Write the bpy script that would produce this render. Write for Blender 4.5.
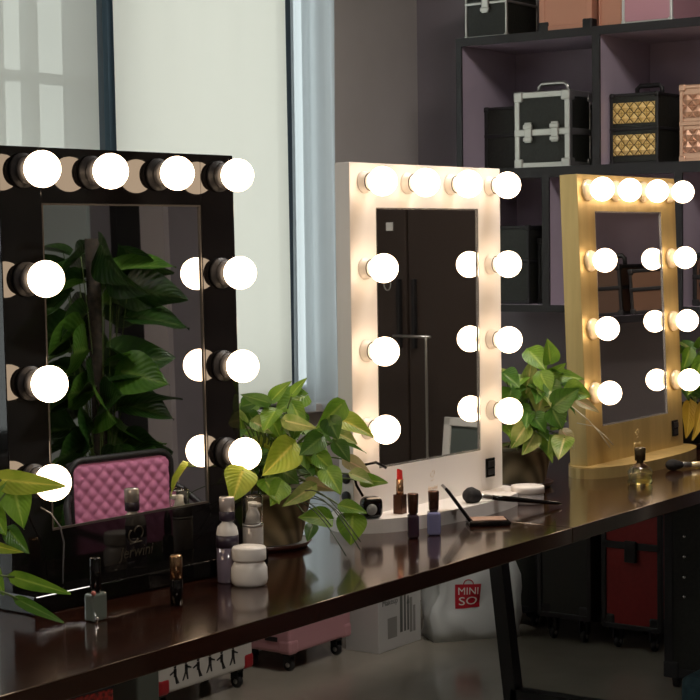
import bpy, bmesh, math, random
from mathutils import Vector, Matrix, noise
for o in list(bpy.data.objects): bpy.data.objects.remove(o, do_unlink=True)
scene = bpy.context.scene
PI = math.pi
# ---------------------------------------------------------------- camera
F_PX = 1750.0
yaw, pitch, roll = 0.617, -0.061, -0.013
d = Vector((math.cos(pitch)*math.cos(yaw), math.cos(pitch)*math.sin(yaw), math.sin(pitch)))
r = d.cross(Vector((0, 0, 1))).normalized()
u = r.cross(d)
c_, s_ = math.cos(roll), math.sin(roll)
r2 = r*c_ + u*s_; u2 = -r*s_ + u*c_
cam_data = bpy.data.cameras.new('camera'); cam = bpy.data.objects.new('camera', cam_data)
scene.collection.objects.link(cam)
M = Matrix((r2, u2, -d)).transposed().to_4x4(); M.translation = Vector((-1.409, -1.799, 1.376))
cam.matrix_world = M
cam_data.sensor_width = 36; cam_data.lens = 36*F_PX/700; cam_data.clip_start = .05
scene.camera = cam
# ---------------------------------------------------------------- world, exposure
scene.view_settings.view_transform = 'Standard'; scene.view_settings.look = 'None'
scene.view_settings.gamma = 1; scene.view_settings.use_curve_mapping = False
scene.view_settings.exposure = 0.0
BULB = 8.2            # strength of the bulbs' glow
DAY = 1.65              # overcast daylight outside
LAMP = 30.0             # ceiling panel lamp and the added fill panel
world = bpy.data.worlds.new('overcast_sky'); scene.world = world; world.use_nodes = True
bg = world.node_tree.nodes['Background']
bg.inputs[0].default_value = (.97, .98, .95, 1); bg.inputs[1].default_value = DAY

# ---------------------------------------------------------------- helpers
def link(o):
    scene.collection.objects.link(o); return o
def mat(name, col, rough=.5, metal=0, **k):
    m = bpy.data.materials.new(name); m.use_nodes = True
    b = m.node_tree.nodes['Principled BSDF']
    b.inputs['Base Color'].default_value = (*col, 1)
    b.inputs['Roughness'].default_value = rough; b.inputs['Metallic'].default_value = metal
    for a, v in k.items():
        n = a.replace('_', ' ')
        b.inputs[n].default_value = v
    return m
def noisy(m, scale, c1, c2, stretch=(1, 1, 1), rough=None, bump=0, detail=4):
    """mottle a material's own colour with a procedural noise"""
    nt = m.node_tree; b = nt.nodes['Principled BSDF']
    tc = nt.nodes.new('ShaderNodeTexCoord'); mp = nt.nodes.new('ShaderNodeMapping'); mp.inputs['Scale'].default_value = stretch
    n = nt.nodes.new('ShaderNodeTexNoise'); n.inputs['Scale'].default_value = scale; n.inputs['Detail'].default_value = detail
    rp = nt.nodes.new('ShaderNodeValToRGB'); rp.color_ramp.elements[0].position = .35; rp.color_ramp.elements[1].position = .65
    rp.color_ramp.elements[0].color = (*c1, 1); rp.color_ramp.elements[1].color = (*c2, 1)
    nt.links.new(tc.outputs['Object'], mp.inputs[0]); nt.links.new(mp.outputs[0], n.inputs['Vector'])
    nt.links.new(n.outputs[0], rp.inputs[0]); nt.links.new(rp.outputs[0], b.inputs['Base Color'])
    if bump:
        bp = nt.nodes.new('ShaderNodeBump'); bp.inputs['Strength'].default_value = bump; bp.inputs['Distance'].default_value = .002
        nt.links.new(n.outputs[0], bp.inputs['Height']); nt.links.new(bp.outputs[0], b.inputs['Normal'])
    return m
class MB:
    """collects shapes and links them as one mesh object"""
    def __init__(self): self.bm = bmesh.new()
    def _merge(self, t, T=None):
        if T is not None: bmesh.ops.transform(t, matrix=T, verts=t.verts)
        me = bpy.data.meshes.new('tmp'); t.to_mesh(me); t.free(); self.bm.from_mesh(me); bpy.data.meshes.remove(me)
        return self
    def box(self, x0, x1, y0, y1, z0, z1, bev=0, seg=2, T=None):
        t = bmesh.new(); bmesh.ops.create_cube(t, size=1)
        for v in t.verts: v.co = Vector(((x0+x1)/2+v.co.x*(x1-x0), (y0+y1)/2+v.co.y*(y1-y0), (z0+z1)/2+v.co.z*(z1-z0)))
        if bev: bmesh.ops.bevel(t, geom=list(t.edges), offset=bev, segments=seg, affect='EDGES', profile=.5)
        return self._merge(t, T)
    def lathe(self, prof, n=32, T=None, cap=True):
        """prof: (radius, z) from bottom to top, spun about z"""
        t = bmesh.new(); rings = []
        for (rr, z) in prof:
            rings.append([t.verts.new((rr*math.cos(2*PI*i/n), rr*math.sin(2*PI*i/n), z)) for i in range(n)])
        for a, b in zip(rings, rings[1:]):
            for i in range(n): t.faces.new((a[i], a[(i+1) % n], b[(i+1) % n], b[i]))
        if cap:
            t.faces.new(list(reversed(rings[0]))); t.faces.new(rings[-1])
        for f in t.faces: f.smooth = len(f.verts) == 4
        return self._merge(t, T)
    def sphere(self, c, rad, n=24, T=None, sc=(1, 1, 1)):
        t = bmesh.new(); bmesh.ops.create_uvsphere(t, u_segments=n, v_segments=n//2+2, radius=rad)
        for v in t.verts: v.co = Vector((c[0]+v.co.x*sc[0], c[1]+v.co.y*sc[1], c[2]+v.co.z*sc[2]))
        for f in t.faces: f.smooth = True
        return self._merge(t, T)
    def tube(self, pts, rad, n=8, T=None, closed=False):
        pts = [Vector(p) for p in pts]; t = bmesh.new(); rings = []; N = len(pts)
        rads = rad if isinstance(rad, (list, tuple)) else [rad]*N
        up = Vector((0, 0, 1)); prev = None
        for i, p in enumerate(pts):
            if closed: dr = pts[(i+1) % N]-pts[i-1]
            else: dr = pts[min(i+1, N-1)]-pts[max(i-1, 0)]
            dr.normalize()
            if prev is None:
                a = dr.cross(up)
                if a.length < .1: a = dr.cross(Vector((1, 0, 0)))
            else: a = prev-dr*prev.dot(dr)
            a.normalize(); b = dr.cross(a); prev = a
            rings.append([t.verts.new(p+(a*math.cos(2*PI*k/n)+b*math.sin(2*PI*k/n))*rads[i]) for k in range(n)])
        pr = list(zip(rings, rings[1:]))+([(rings[-1], rings[0])] if closed else [])
        for a, b in pr:
            for k in range(n): t.faces.new((a[k], a[(k+1) % n], b[(k+1) % n], b[k]))
        if not closed: t.faces.new(list(reversed(rings[0]))); t.faces.new(rings[-1])
        for f in t.faces: f.smooth = len(f.verts) == 4
        return self._merge(t, T)
    def prism(self, pts, y0, y1, T=None, bev=0):
        """polygon in xz, extruded along y"""
        t = bmesh.new()
        a = [t.verts.new((p[0], y0, p[1])) for p in pts]; b = [t.verts.new((p[0], y1, p[1])) for p in pts]
        n = len(pts); t.faces.new(a); t.faces.new(list(reversed(b)))
        for i in range(n): t.faces.new((a[i], b[i], b[(i+1) % n], a[(i+1) % n]))
        bmesh.ops.recalc_face_normals(t, faces=t.faces)
        if bev: bmesh.ops.bevel(t, geom=list(t.edges), offset=bev, segments=2, affect='EDGES')
        return self._merge(t, T)
    def build(self, name, m, parent=None, **k):
        bmesh.ops.recalc_face_normals(self.bm, faces=self.bm.faces)
        me = bpy.data.meshes.new(name); self.bm.to_mesh(me); self.bm.free()
        me.materials.append(m)
        o = link(bpy.data.objects.new(name, me)); o.parent = parent
        for a, v in k.items(): o[a] = v
        return o
def R(ax, deg): return Matrix.Rotation(math.radians(deg), 4, ax)
def Tr(x, y, z): return Matrix.Translation((x, y, z))
def tag(o, label, cat, group=None):
    o['label'] = label; o['category'] = cat
    if group: o['group'] = group
    return o
def thing(name, label, cat, loc=(0, 0, 0), rotz=0, group=None):
    o = link(bpy.data.objects.new(name, None)); o.empty_display_size = .05
    o.location = loc; o.rotation_euler = (0, 0, rotz)
    return tag(o, label, cat, group)
def struct(name, mb, m, parent=None):
    o = mb.build(name, m, parent)
    if parent is None: o['kind'] = 'structure'
    return o
def text(name, s, size, m, parent, T, shear=0, extrude=.0006, sx=1, **k):
    cu = bpy.data.curves.new(name, 'FONT'); cu.body = s; cu.size = size; cu.extrude = extrude; cu.shear = shear
    cu.align_x = 'CENTER'; cu.align_y = 'CENTER'; cu.resolution_u = 3
    tmp = link(bpy.data.objects.new('tmp', cu)); bpy.context.view_layer.update()
    me = bpy.data.meshes.new_from_object(tmp.evaluated_get(bpy.context.evaluated_depsgraph_get()))
    bpy.data.objects.remove(tmp); me.transform(T @ Matrix.Diagonal((sx, 1, 1, 1)))
    me.materials.clear(); me.materials.append(m)
    o = link(bpy.data.objects.new(name, me)); o.parent = parent
    for a, v in k.items(): o[a] = v
    return o
UPRIGHT = R('X', 90)     # lettering lies in xz, read from -y
def arc(cx, cz, ra, a0, a1, n=10, y=0, rb=None):
    rb = rb or ra
    return [(cx+ra*math.cos(math.radians(a0+(a1-a0)*i/n)), y, cz+rb*math.sin(math.radians(a0+(a1-a0)*i/n))) for i in range(n+1)]

# ---------------------------------------------------------------- materials
m_wall = noisy(mat('grey_paint', (.50, .465, .44), .8), 3, (.48, .445, .42), (.52, .485, .46))
m_mauve = noisy(mat('mauve_paint', (.28, .25, .275), .8), 3, (.265, .235, .26), (.295, .262, .29))
m_ceil = mat('ceiling_paint', (.55, .53, .5), .9)
m_floor = noisy(mat('polished_tile', (.30, .27, .22), .13), 2.5, (.25, .225, .18), (.32, .29, .235), detail=6)
m_dark = mat('black_paint', (.012, .011, .012), .45)
m_whiteframe = mat('white_paint', (.72, .70, .66), .5)
m_wood_edge = mat('dark_shelf_edge', (.010, .007, .009), .4)
m_shelf = noisy(mat('mauve_board', (.42, .35, .43), .55), 4, (.39, .325, .40), (.45, .375, .46))
m_table = noisy(mat('mahogany_lacquer', (.03, .01, .007), .17, Coat_Weight=.45, Coat_Roughness=.07, Specular_Tint=(1, .72, .5, 1)), 9,
                (.012, .0035, .002), (.026, .0075, .004), stretch=(.35, 4, 1), detail=6)
m_steel = mat('black_steel', (.012, .012, .012), .4)
m_black = mat('black_gloss', (.004, .0035, .0035), .05)
m_blackm = mat('black_matt', (.012, .011, .012), .5)
m_white = mat('white_lacquer', (.80, .76, .72), .38)
m_gold = noisy(mat('brushed_gold', (.55, .40, .16), .38, .55), 30, (.50, .36, .14), (.60, .44, .18), stretch=(1, 1, .1))
m_silver = mat('silver_aluminium', (.62, .61, .58), .3, .9)
m_chrome = mat('chrome', (.8, .8, .8), .08, 1)
m_mirror = mat('mirror_silvering', (.86, .87, .86), .012, 1)
m_edge = mat('bevelled_glass_edge', (.75, .73, .68), .2, .8)
m_edgedark = mat('dark_glass_edge', (.10, .09, .08), .3, .5)
m_bronze = mat('bronze_cap', (.42, .27, .15), .25, .9)
m_brownmetal = mat('dark_brown_metal', (.10, .045, .025), .22, .7)
m_porcelain = mat('porcelain_socket', (.82, .76, .68), .35)
m_goldsock = mat('pale_gold_socket', (.75, .62, .42), .35, .3)
m_glassclear = mat('clear_glass', (.95, .95, .95), .03, 0, Transmission_Weight=1.0, IOR=1.45)
m_label_dark = mat('dark_label', (.03, .02, .035), .4)
def emission(name, col, s):
    m = bpy.data.materials.new(name); m.use_nodes = True; nt = m.node_tree; nt.nodes.clear()
    e = nt.nodes.new('ShaderNodeEmission'); e.inputs[0].default_value = (*col, 1); e.inputs[1].default_value = s
    o = nt.nodes.new('ShaderNodeOutputMaterial'); nt.links.new(e.outputs[0], o.inputs[0]); return m
m_bulb = emission('lit_opal_bulb', (1.0, .73, .49), BULB)
def cloth(name, col, transp, transl, stripes=0):
    m = bpy.data.materials.new(name); m.use_nodes = True; nt = m.node_tree; nt.nodes.clear()
    o = nt.nodes.new('ShaderNodeOutputMaterial')
    df = nt.nodes.new('ShaderNodeBsdfDiffuse'); tl = nt.nodes.new('ShaderNodeBsdfTranslucent'); tp = nt.nodes.new('ShaderNodeBsdfTransparent')
    df.inputs[0].default_value = (*col, 1); tl.inputs[0].default_value = (*col, 1); tp.inputs[0].default_value = (*col, 1)
    a = nt.nodes.new('ShaderNodeMixShader'); a.inputs[0].default_value = transl
    b = nt.nodes.new('ShaderNodeMixShader'); b.inputs[0].default_value = transp
    nt.links.new(df.outputs[0], a.inputs[1]); nt.links.new(tl.outputs[0], a.inputs[2])
    nt.links.new(a.outputs[0], b.inputs[1]); nt.links.new(tp.outputs[0], b.inputs[2]); nt.links.new(b.outputs[0], o.inputs[0])
    if stripes:
        tc = nt.nodes.new('ShaderNodeTexCoord'); mp = nt.nodes.new('ShaderNodeMapping'); mp.inputs['Scale'].default_value = (stripes, .1, .15)
        n = nt.nodes.new('ShaderNodeTexNoise'); n.inputs['Scale'].default_value = 1; n.inputs['Detail'].default_value = 3
        rp = nt.nodes.new('ShaderNodeMapRange'); rp.inputs['To Min'].default_value = transl-.07; rp.inputs['To Max'].default_value = transl+.07
        nt.links.new(tc.outputs['Object'], mp.inputs[0]); nt.links.new(mp.outputs[0], n.inputs['Vector'])
        nt.links.new(n.outputs[0], rp.inputs[0]); nt.links.new(rp.outputs[0], a.inputs[0])
    return m

# ---------------------------------------------------------------- room shell
YW = 1.85; XE = 4.2; X0 = -3.0; Y0 = -4.6; H = 2.9
struct('floor', MB().box(X0-.2, XE+.2, Y0-.2, YW+.25, -.1, 0), m_floor)
struct('ceiling', MB().box(X0-.2, XE+.2, Y0-.2, YW+.25, H, H+.1), m_ceil)
SILL, HEAD, WX0, WX1 = .82, 2.72, -.6, 3.62
struct('wall_window', MB().box(X0-.2, XE+.2, YW, YW+.07, 0, SILL).box(X0-.2, XE+.2, YW, YW+.07, HEAD, H)
       .box(X0-.2, WX0, YW, YW+.07, SILL, HEAD).box(WX1, XE+.2, YW, YW+.07, SILL, HEAD), m_wall)
# end wall with a dark doorway far along it (seen only in the left mirror)
struct('wall_end', MB().box(XE, XE+.2, -3.30, YW, 0, H).box(XE, XE+.2, -3.72, -3.30, 2.4, H).box(XE, XE+.2, Y0, -3.72, 0, H), m_mauve)
struct('trim_1', MB().box(XE-.03, XE+.02, -3.32, -3.155, 0, 2.5), mat('pale_door_casing', (.50, .44, .44), .6))
struct('trim_2', MB().box(XE-.02, XE+.0, Y0, -3.72, 0, H), mat('pale_blue_grey_panel', (.55, .62, .62), .6))
dr = struct('door_1', MB().box(XE+.12, XE+.16, -3.72, -3.30, 0, 2.4, .004).box(XE+.11, XE+.125, -3.66, -3.36, 1.2, 2.25, .004).box(XE+.11, XE+.125, -3.66, -3.36, .15, 1.05, .004), m_blackm)
MB().lathe([(.012, 0), (.012, .04), (.024, .045), (.026, .065), (.015, .075)], 16, Tr(XE+.11, -3.62, 1.05) @ R('Y', -90)).build('door_handle', m_silver, dr)
struct('wall_left', MB().box(X0-.2, X0, Y0, YW, 0, H), m_mauve)
struct('wall_back', MB().box(X0-.2, XE+.2, Y0-.2, Y0, 0, H), m_wall)
struct('baseboard_end', MB().box(XE-.015, XE, -3.15, YW, 0, .09, .003), m_dark)
# window: frame, glass, muntins
m_navy = mat('navy_window_metal', (.035, .06, .085), .4)
m_winframe = mat('grey_window_metal', (.32, .34, .34), .5)
wf = MB()
wf.box(WX0, WX1, YW+.05, YW+.11, SILL, SILL+.05).box(WX0, WX1, YW+.05, YW+.11, HEAD-.05, HEAD)
for x in (WX0, .45, 1.35): wf.box(x, x+.05, YW+.05, YW+.11, SILL, HEAD)
for x in (2.11, 2.245): wf.box(x-.012, x+.014, YW+.05, YW+.10, SILL, HEAD)
for z in (1.87, 1.35): wf.box(WX0, 2.45, YW+.055, YW+.10, z-.014, z+.014)
wf.box(3.59, WX1+.02, YW+.03, YW+.09, SILL, HEAD)
w1 = struct('window_1', wf, m_winframe)
MB().box(WX0, WX1, YW+.075, YW+.08, SILL+.02, HEAD-.02).build('pane', mat('window_glass', (.9, .95, .95), .02, 0, Transmission_Weight=1.0, IOR=1.05), w1)
struct('trim_3', MB().box(2.425, 2.475, YW-.01, YW+.12, SILL, HEAD, .004).box(3.352, 3.400, YW-.02, YW+.02, SILL, HEAD, .004), m_navy)
struct('trim_4', MB().box(WX0-.03, WX1+.03, YW-.05, YW+.05, SILL-.03, SILL, .004), m_wall)
# far house outside, seen faintly through the left blind
hs = thing('neighbour_house', 'blurred pale grey house outside behind the left blind', 'building', (6.5, 9.0, -3), 0)
MB().box(-9, 0.1, 0, 3, 0, 4.6).build('wall', mat('weathered_render', (.30, .33, .32), .8), hs)
MB().prism([(-9.3, 4.6), (.3, 4.6), (-.6, 5.2), (-8.6, 5.2)], -.3, 3.2).build('roof', mat('grey_tiles', (.2, .22, .22), .7), hs)

# roller blinds and curtain
def blind(name, label, x0, x1, m, y=1.795, zb=.86):
    t = thing(name, label, 'blind', ((x0+x1)/2, y, 0), 0, None)
    w = (x1-x0)/2; n = 24; b = MB(); t_ = bmesh.new(); vs = []
    for i in range(n+1):
        row = []
        for j in range(13):
            x = -w+2*w*i/n; z = zb+(2.66-zb)*j/12
            row.append(t_.verts.new((x, .004*math.sin(i*1.3)*math.sin(j*.5)+.003*math.sin(i*.5+j*.2), z)))
        vs.append(row)
    for i in range(n):
        for j in range(12): t_.faces.new((vs[i][j], vs[i+1][j], vs[i+1][j+1], vs[i][j+1]))
    for f in t_.faces: f.smooth = True
    b._merge(t_); b.build('fabric', m, t)
    MB().box(-w, w, -.008, .008, zb-.02, zb+.005, .004).build('bottom_bar', m_whiteframe, t)
    MB().lathe([(.022, -w), (.022, w)], 20, Tr(0, .012, 2.67) @ R('Y', 90)).build('roller_tube', m_whiteframe, t)
    return t
m_blindR = cloth('cream_blind_fabric', (.90, .89, .80), .05, .62, 4)
m_blindL = cloth('thin_blind_fabric', (.78, .80, .74), .16, .48, 5)
blind('roller_blind', 'thin off-white roller blind at far left, window bars showing through it', 1.36, 2.398, m_blindL)
blind('roller_blind', 'plain cream roller blind between the black and the white mirror', 2.455, 3.312, m_blindR)
# gathered curtain strip
def curtain(name, label, x0, x1, m, y=1.79, z0=.80, z1=2.68, folds=3, amp=.012):
    t = thing(name, label, 'curtain', ((x0+x1)/2, y, 0)); w = (x1-x0)/2; t_ = bmesh.new(); n = folds*12; vs = []
    for i in range(n+1):
        row = []
        for j in range(15):
            k = j/14; a = amp*(1.2-.4*k)
            row.append(t_.verts.new((-w+2*w*i/n+.004*math.sin(k*4+i*.4), a*math.cos(2*PI*folds*i/n+.6*k), z0+(z1-z0)*k)))
        vs.append(row)
    for i in range(n):
        for j in range(14): t_.faces.new((vs[i][j], vs[i+1][j], vs[i+1][j+1], vs[i][j+1]))
    for f in t_.faces: f.smooth = True
    MB()._merge(t_).build('cloth', m, t)
    MB().tube([(-w-.01, 0, z1), (w+.01, 0, z1)], .009).build('curtain_rod', m_silver, t)
    return t
curtain('curtain', 'narrow pale blue gathered curtain beside the grey wall', 3.345, 3.60, cloth('pale_blue_sheer', (.88, .95, .99), .40, .92), folds=2, amp=.016)
curtain('curtain', 'slim slate blue curtain hanging between the two blinds', 2.405, 2.446, cloth('slate_blue_cloth', (.10, .15, .19), .0, .3), folds=2, amp=.01, y=1.775)

# ceiling lamp before the shelf, plus an unseen panel added to brighten the room
for (x, y, lb) in ((2.35, -.1, 'square ceiling panel lamp in front of the mauve shelf'), (-.9, -1.9, 'unseen square ceiling panel added as fill light on the camera side of the room')):
    cl = thing('ceiling_lamp', lb, 'lamp', (x, y, H-.001))
    MB().box(-.33, .33, -.33, .33, -.03, -.001, .004).build('housing', m_whiteframe, cl)
    MB().box(-.30, .30, -.30, .30, -.036, -.0305).build('diffuser', emission('lamp_diffuser', (1.0, .93, .86), LAMP), cl)

# ---------------------------------------------------------------- wall shelf on the end wall
SX = 3.81
sh = thing('wall_shelf', 'large mauve open shelf unit with dark edges on the end wall', 'shelf', (SX, 0, 0))
def panel(nm, x0, x1, y0, y1, z0, z1): return MB().box(x0, x1, y0, y1, z0, z1).build(nm, m_shelf, sh)
D = XE-SX
YL, YR = 1.434, -.68
ups = (.893, .36, -.17)
lows = (1.085, .60, .07, -.42)
panel('back_panel', D-.012, D-.002, YR+.02, YL-.02, 1.15, 2.06)
panel('side_panel', .004, D-.012, YL-.02, YL-.001, 1.15, 2.06); panel('side_panel', .004, D-.012, YR, YR+.02, 1.15, 2.06)
for z in (2.052, 1.600, 1.136): panel('shelf_board', .004, D-.012, YR, YL, z, z+.022)
for y in ups: panel('divider', .004, D-.012, y-.012, y+.012, 1.622, 2.052)
for y in lows: panel('divider', .004, D-.012, y-.012, y+.012, 1.158, 1.600)
e = MB()
e.box(-.004, .004, YR, YL, 2.05, 2.078).box(-.004, .004, YR, YL, 1.588, 1.624).box(-.004, .004, YR, YL, 1.134, 1.158)
e.box(-.004, .004, YL-.022, YL, 1.158, 2.05).box(-.004, .004, YR, YR+.022, 1.158, 2.05)
for y in ups: e.box(-.004, .004, y-.014, y+.014, 1.624, 2.05)
for y in lows: e.box(-.004, .004, y-.014, y+.014, 1.158, 1.588)
e.box(.004, D-.002, YR, YL+.0, 2.0745, 2.079)
e.build('edge_trim', m_wood_edge, sh, label='dark brown edge trim')
ZT, ZM, ZB = 2.079, 1.6225, 1.1585

# makeup cases: local front faces -y, local +x is right
def case(name, label, cat, loc, w, dep, h, m_body, m_trim, group=None, latches=2, split=.55, handle='top', wheels=False, rotz=-PI/2,
         corner=None, body_label=None, trimw=.012, diamond=None, quilt=None, hcol=None):
    t = thing(name, label, cat, loc, rotz, group); z0 = .035 if wheels else 0
    MB().box(-w/2+.003, w/2-.003, .003, dep-.003, z0+.003, h-.003, .008).build('body', m_body, t)
    f = MB(); tw = trimw
    for x in (-w/2, w/2-tw):
        for y in (0, dep-tw): f.box(x, x+tw, y, y+tw, z0, h, .003)
        for z in (z0, h-tw): f.box(x, x+tw, 0, dep, z, z+tw, .003)
    for z in (z0, h-tw):
        for y in (0, dep-tw): f.box(-w/2, w/2, y, y+tw, z, z+tw, .003)
    if split:
        zs = z0+(h-z0)*split
        f.box(-w/2-.001, w/2+.001, -.001, dep+.001, zs-tw*.55, zs+tw*.55, .003)
    f.build('edge_frame', m_trim, t)
    cm = corner or m_trim
    q = tw*1.7
    for x in (-w/2-.002, w/2-q+.002):
        for z in (z0-.002, h-q+.002):
            MB().box(x, x+q, -.003, q, z, z+q, .005).build('corner_guard', cm, t)
            if handle or z > z0: MB().box(x, x+q, dep-q, dep+.003, z, z+q, .005).build('corner_guard', cm, t)
    lm = m_silver if m_trim != m_gold else m_gold
    if latches and split:
        xs = (-w*.24, w*.24) if latches == 2 else (0,)
        for x in xs:
            l = MB().box(x-.014, x+.014, -.007, 0, zs-.035, zs+.035, .003).box(x-.018, x+.018, -.010, -.002, zs+.012, zs+.028, .003).box(x-.018, x+.018, -.010, -.002, zs-.030, zs-.016, .003)
            l.build('latch', hcol or lm, t)
    if handle == 'top':
        MB().tube([(-w*.26, dep*.5, h), (-w*.26, dep*.5, h+.022), (-w*.2, dep*.5, h+.032), (w*.2, dep*.5, h+.032), (w*.26, dep*.5, h+.022), (w*.26, dep*.5, h)], .008).build('handle', hcol or lm, t)
    if diamond:   # raised lozenge panels
        for (za, zb_) in (((z0+.03), zs-.018), (zs+.018, h-.03)):
            g = MB(); nx, nz = 5, 2
            cw = (w-.022)/nx; ch = (zb_-za)/nz
            for i in range(nx):
                for j in range(nz):
                    cx = -w/2+.011+cw*(i+.5); cz = za+ch*(j+.5)
                    tt = bmesh.new(); P = [tt.verts.new(p) for p in ((cx-cw*.48, 0, cz), (cx, 0, cz-ch*.48), (cx+cw*.48, 0, cz), (cx, 0, cz+ch*.48), (cx, -.009, cz))]
                    for k in range(4): tt.faces.new((P[k], P[(k+1) % 4], P[4]))
                    g._merge(tt)
                    for sx in (-1, 1):
                        for sz in (-1, 1):
                            tt = bmesh.new(); px = cx+sx*cw*.49; pz = cz+sz*ch*.49
                            P = [tt.verts.new(p) for p in ((px-sx*cw*.40, 0, pz), (px, 0, pz), (px, 0, pz-sz*ch*.40), (px-sx*cw*.12, -.005, pz-sz*ch*.12))]
                            for k in range(3): tt.faces.new((P[k], P[(k+1) % 3], P[3]))
                            g._merge(tt)
            g.build('lozenge_panel', diamond, t, label='faceted gold lozenge panel')
    if wheels:
        for x in (-w/2+.03, w/2-.03):
            for y in (.03, dep-.03):
                MB().lathe([(.008, -.008), (.017, -.008), (.017, .008), (.008, .008)], 16, Tr(x, y, .017) @ R('Y', 90)).box(x-.012, x+.012, y-.012, y+.012, .02, z0+.004, .002).build('wheel', m_blackm, t)
    return t
m_leatherblk = noisy(mat('black_grained_leather', (.012, .013, .01), .5), 120, (.010, .011, .008), (.018, .019, .014), bump=.4)
m_goldfacet = mat('gold_foil', (.88, .66, .28), .25, .35)
m_peach = mat('peach_rose_gold_panel', (.62, .30, .20), .4, .2)
m_rose = mat('rose_gold_quilt', (.66, .40, .27), .3, .5)
m_pinkcase = mat('pink_panel', (.55, .28, .33), .4)
m_redcase = noisy(mat('deep_red_panel', (.26, .012, .010), .45), 60, (.24, .010, .009), (.28, .014, .012))
# top of the shelf
case('makeup_case', 'black makeup case with silver rim, leftmost on top of the shelf', 'case', (3.86, 1.345, ZT), .17, .22, .22, m_leatherblk, m_silver, trimw=.009, latches=1)
case('makeup_case', 'peach makeup case with black corners on top of the shelf', 'case', (3.86, 1.035, ZT), .20, .24, .24, m_peach, m_peach, corner=m_blackm, split=None, trimw=.022)
case('makeup_case', 'narrow peach case between the black-cornered one and the pink one', 'case', (3.88, .876, ZT), .09, .22, .22, m_peach, m_peach, split=None, trimw=.008)
case('makeup_case', 'pink makeup case with silver rim on top of the shelf', 'case', (3.85, .730, ZT), .18, .24, .22, m_pinkcase, m_silver, split=None, trimw=.01)
# middle row
case('makeup_case', 'plain black case half hidden behind the silver-edged one', 'case', (3.96, 1.332, ZM), .165, .20, .225, m_leatherblk, m_blackm, handle=None, latches=0)
case('makeup_case', 'black makeup case with silver edges, two latches and a silver handle', 'case', (3.875, 1.135, ZM), .215, .17, .262, m_leatherblk, m_silver, trimw=.021, split=.47)
t = case('luggage_case', 'dark case standing right of the silver-edged makeup case', 'case', (3.99, .965, ZM), .085, .18, .215, m_leatherblk, m_blackm, handle=None, latches=0)
case('makeup_case', 'black makeup case with gold lozenge panels on the shelf', 'case', (3.87, .787, ZM), .175, .24, .235, m_leatherblk, m_blackm, trimw=.010, split=.5, latches=0, diamond=m_goldfacet, hcol=m_blackm)
case('makeup_case', 'rose gold patterned case at the right edge of the shelf', 'case', (3.87, .525, ZM), .20, .22, .25, m_rose, m_rose, trimw=.014, split=.5, diamond=m_rose, latches=1)
case('makeup_case', 'silver ribbed case in the third upper shelf cell', 'case', (3.87, .10, ZM), .22, .22, .26, mat('silver_ribbed', (.45, .44, .42), .35, .6), m_silver)
case('makeup_case', 'pink case in the fourth upper shelf cell', 'case', (3.87, -.42, ZM), .24, .22, .25, m_pinkcase, m_silver)
# lower row
case('makeup_case', 'tall black case in the lowest left shelf cell', 'case', (3.86, 1.245, ZB), .13, .25, .27, m_leatherblk, m_blackm, handle=None, latches=0)
case('makeup_case', 'lower black case beside the tall one in the lowest left shelf cell', 'case', (3.90, 1.139, ZB), .062, .25, .225, m_leatherblk, m_blackm, handle=None, latches=0, split=None)
case('makeup_case', 'brown case with arched black handle right of the gold mirror', 'case', (3.86, .49, ZB), .17, .22, .17, mat('brown_leather', (.10, .045, .025), .5), m_blackm, hcol=m_blackm, trimw=.014)
case('makeup_case', 'brown ribbed case seen reflected in the gold mirror', 'case', (3.87, -.03, ZB), .15, .22, .15, mat('tan_leather', (.16, .08, .045), .5), m_blackm, trimw=.012, latches=0, hcol=m_blackm)
case('makeup_case', 'dark brown case seen reflected in the gold mirror', 'case', (3.87, -.21, ZB), .15, .22, .17, mat('dark_brown_leather', (.10, .055, .035), .5), m_blackm, trimw=.012, latches=0, hcol=m_blackm)

# tall black cabinet, reflected in the white mirror
cb = thing('tall_cabinet', 'tall black cabinet reflected in the white mirror', 'cabinet', (3.72, -1.15, 0), -PI/2)
MB().box(-.42, .42, .02, .47, 0, 2.3, .006).build('body', m_blackm, cb)
for x0 in (-.415, .005): 
    dd = MB().box(x0, x0+.41, 0, .02, .06, 2.25, .004).build('door', mat('black_brown_door', (.045, .032, .026), .3), cb)
    MB().box(x0+(.37 if x0 < -.1 else .02), x0+(.385 if x0 < -.1 else .035), -.02, 0, 1.0, 1.25, .003).build('handle', m_blackm, dd)
MB().box(.065, .095, -.003, 0, 1.425, 1.455).build('sticker', m_whiteframe, cb, label='small white square sticker')
for i, z in enumerate((1.31, 1.27, 1.23)):
    MB().tube(arc(.08+.006*i, z, .016, 20+40*i, 300+40*i, 14, -.004, .022), .0022, 6).build('script_mark', mat('grey_script', (.35, .34, .30), .5), cb)
# clothes rail and white framed board in front of it
rl = thing('garment_rail', 'thin chrome rail reflected in the white mirror', 'rail', (3.6, -.97, 0), -PI/2)
MB().tube([(0, 0, .02), (0, 0, 1.04), (.0, 0, 1.056)], .005).build('upright', m_silver, rl)
MB().tube([(-.02, 0, 1.05), (.15, 0, 1.05)], .005).build('crossbar', m_silver, rl)
MB().lathe([(.10, 0), (.10, .008), (.02, .02), (.008, .03)], 24).build('foot', m_blackm, rl)
fb = thing('framed_board', 'white framed board leaning low, reflected in the white mirror', 'picture frame', (3.5, -.74, 0), -PI/2)
b = MB(); TT = R('X', -7)
for a in ((-.15, -.12, 0, .72), (.12, .15, 0, .72)): b.box(a[0], a[1], 0, .02, a[2], a[3]+.06, .003, T=TT)
b.box(-.15, .15, 0, .02, .75, .78, .003, T=TT); b.box(-.15, .15, 0, .02, 0, .03, .003, T=TT); b.build('frame', m_whiteframe, fb)
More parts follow.
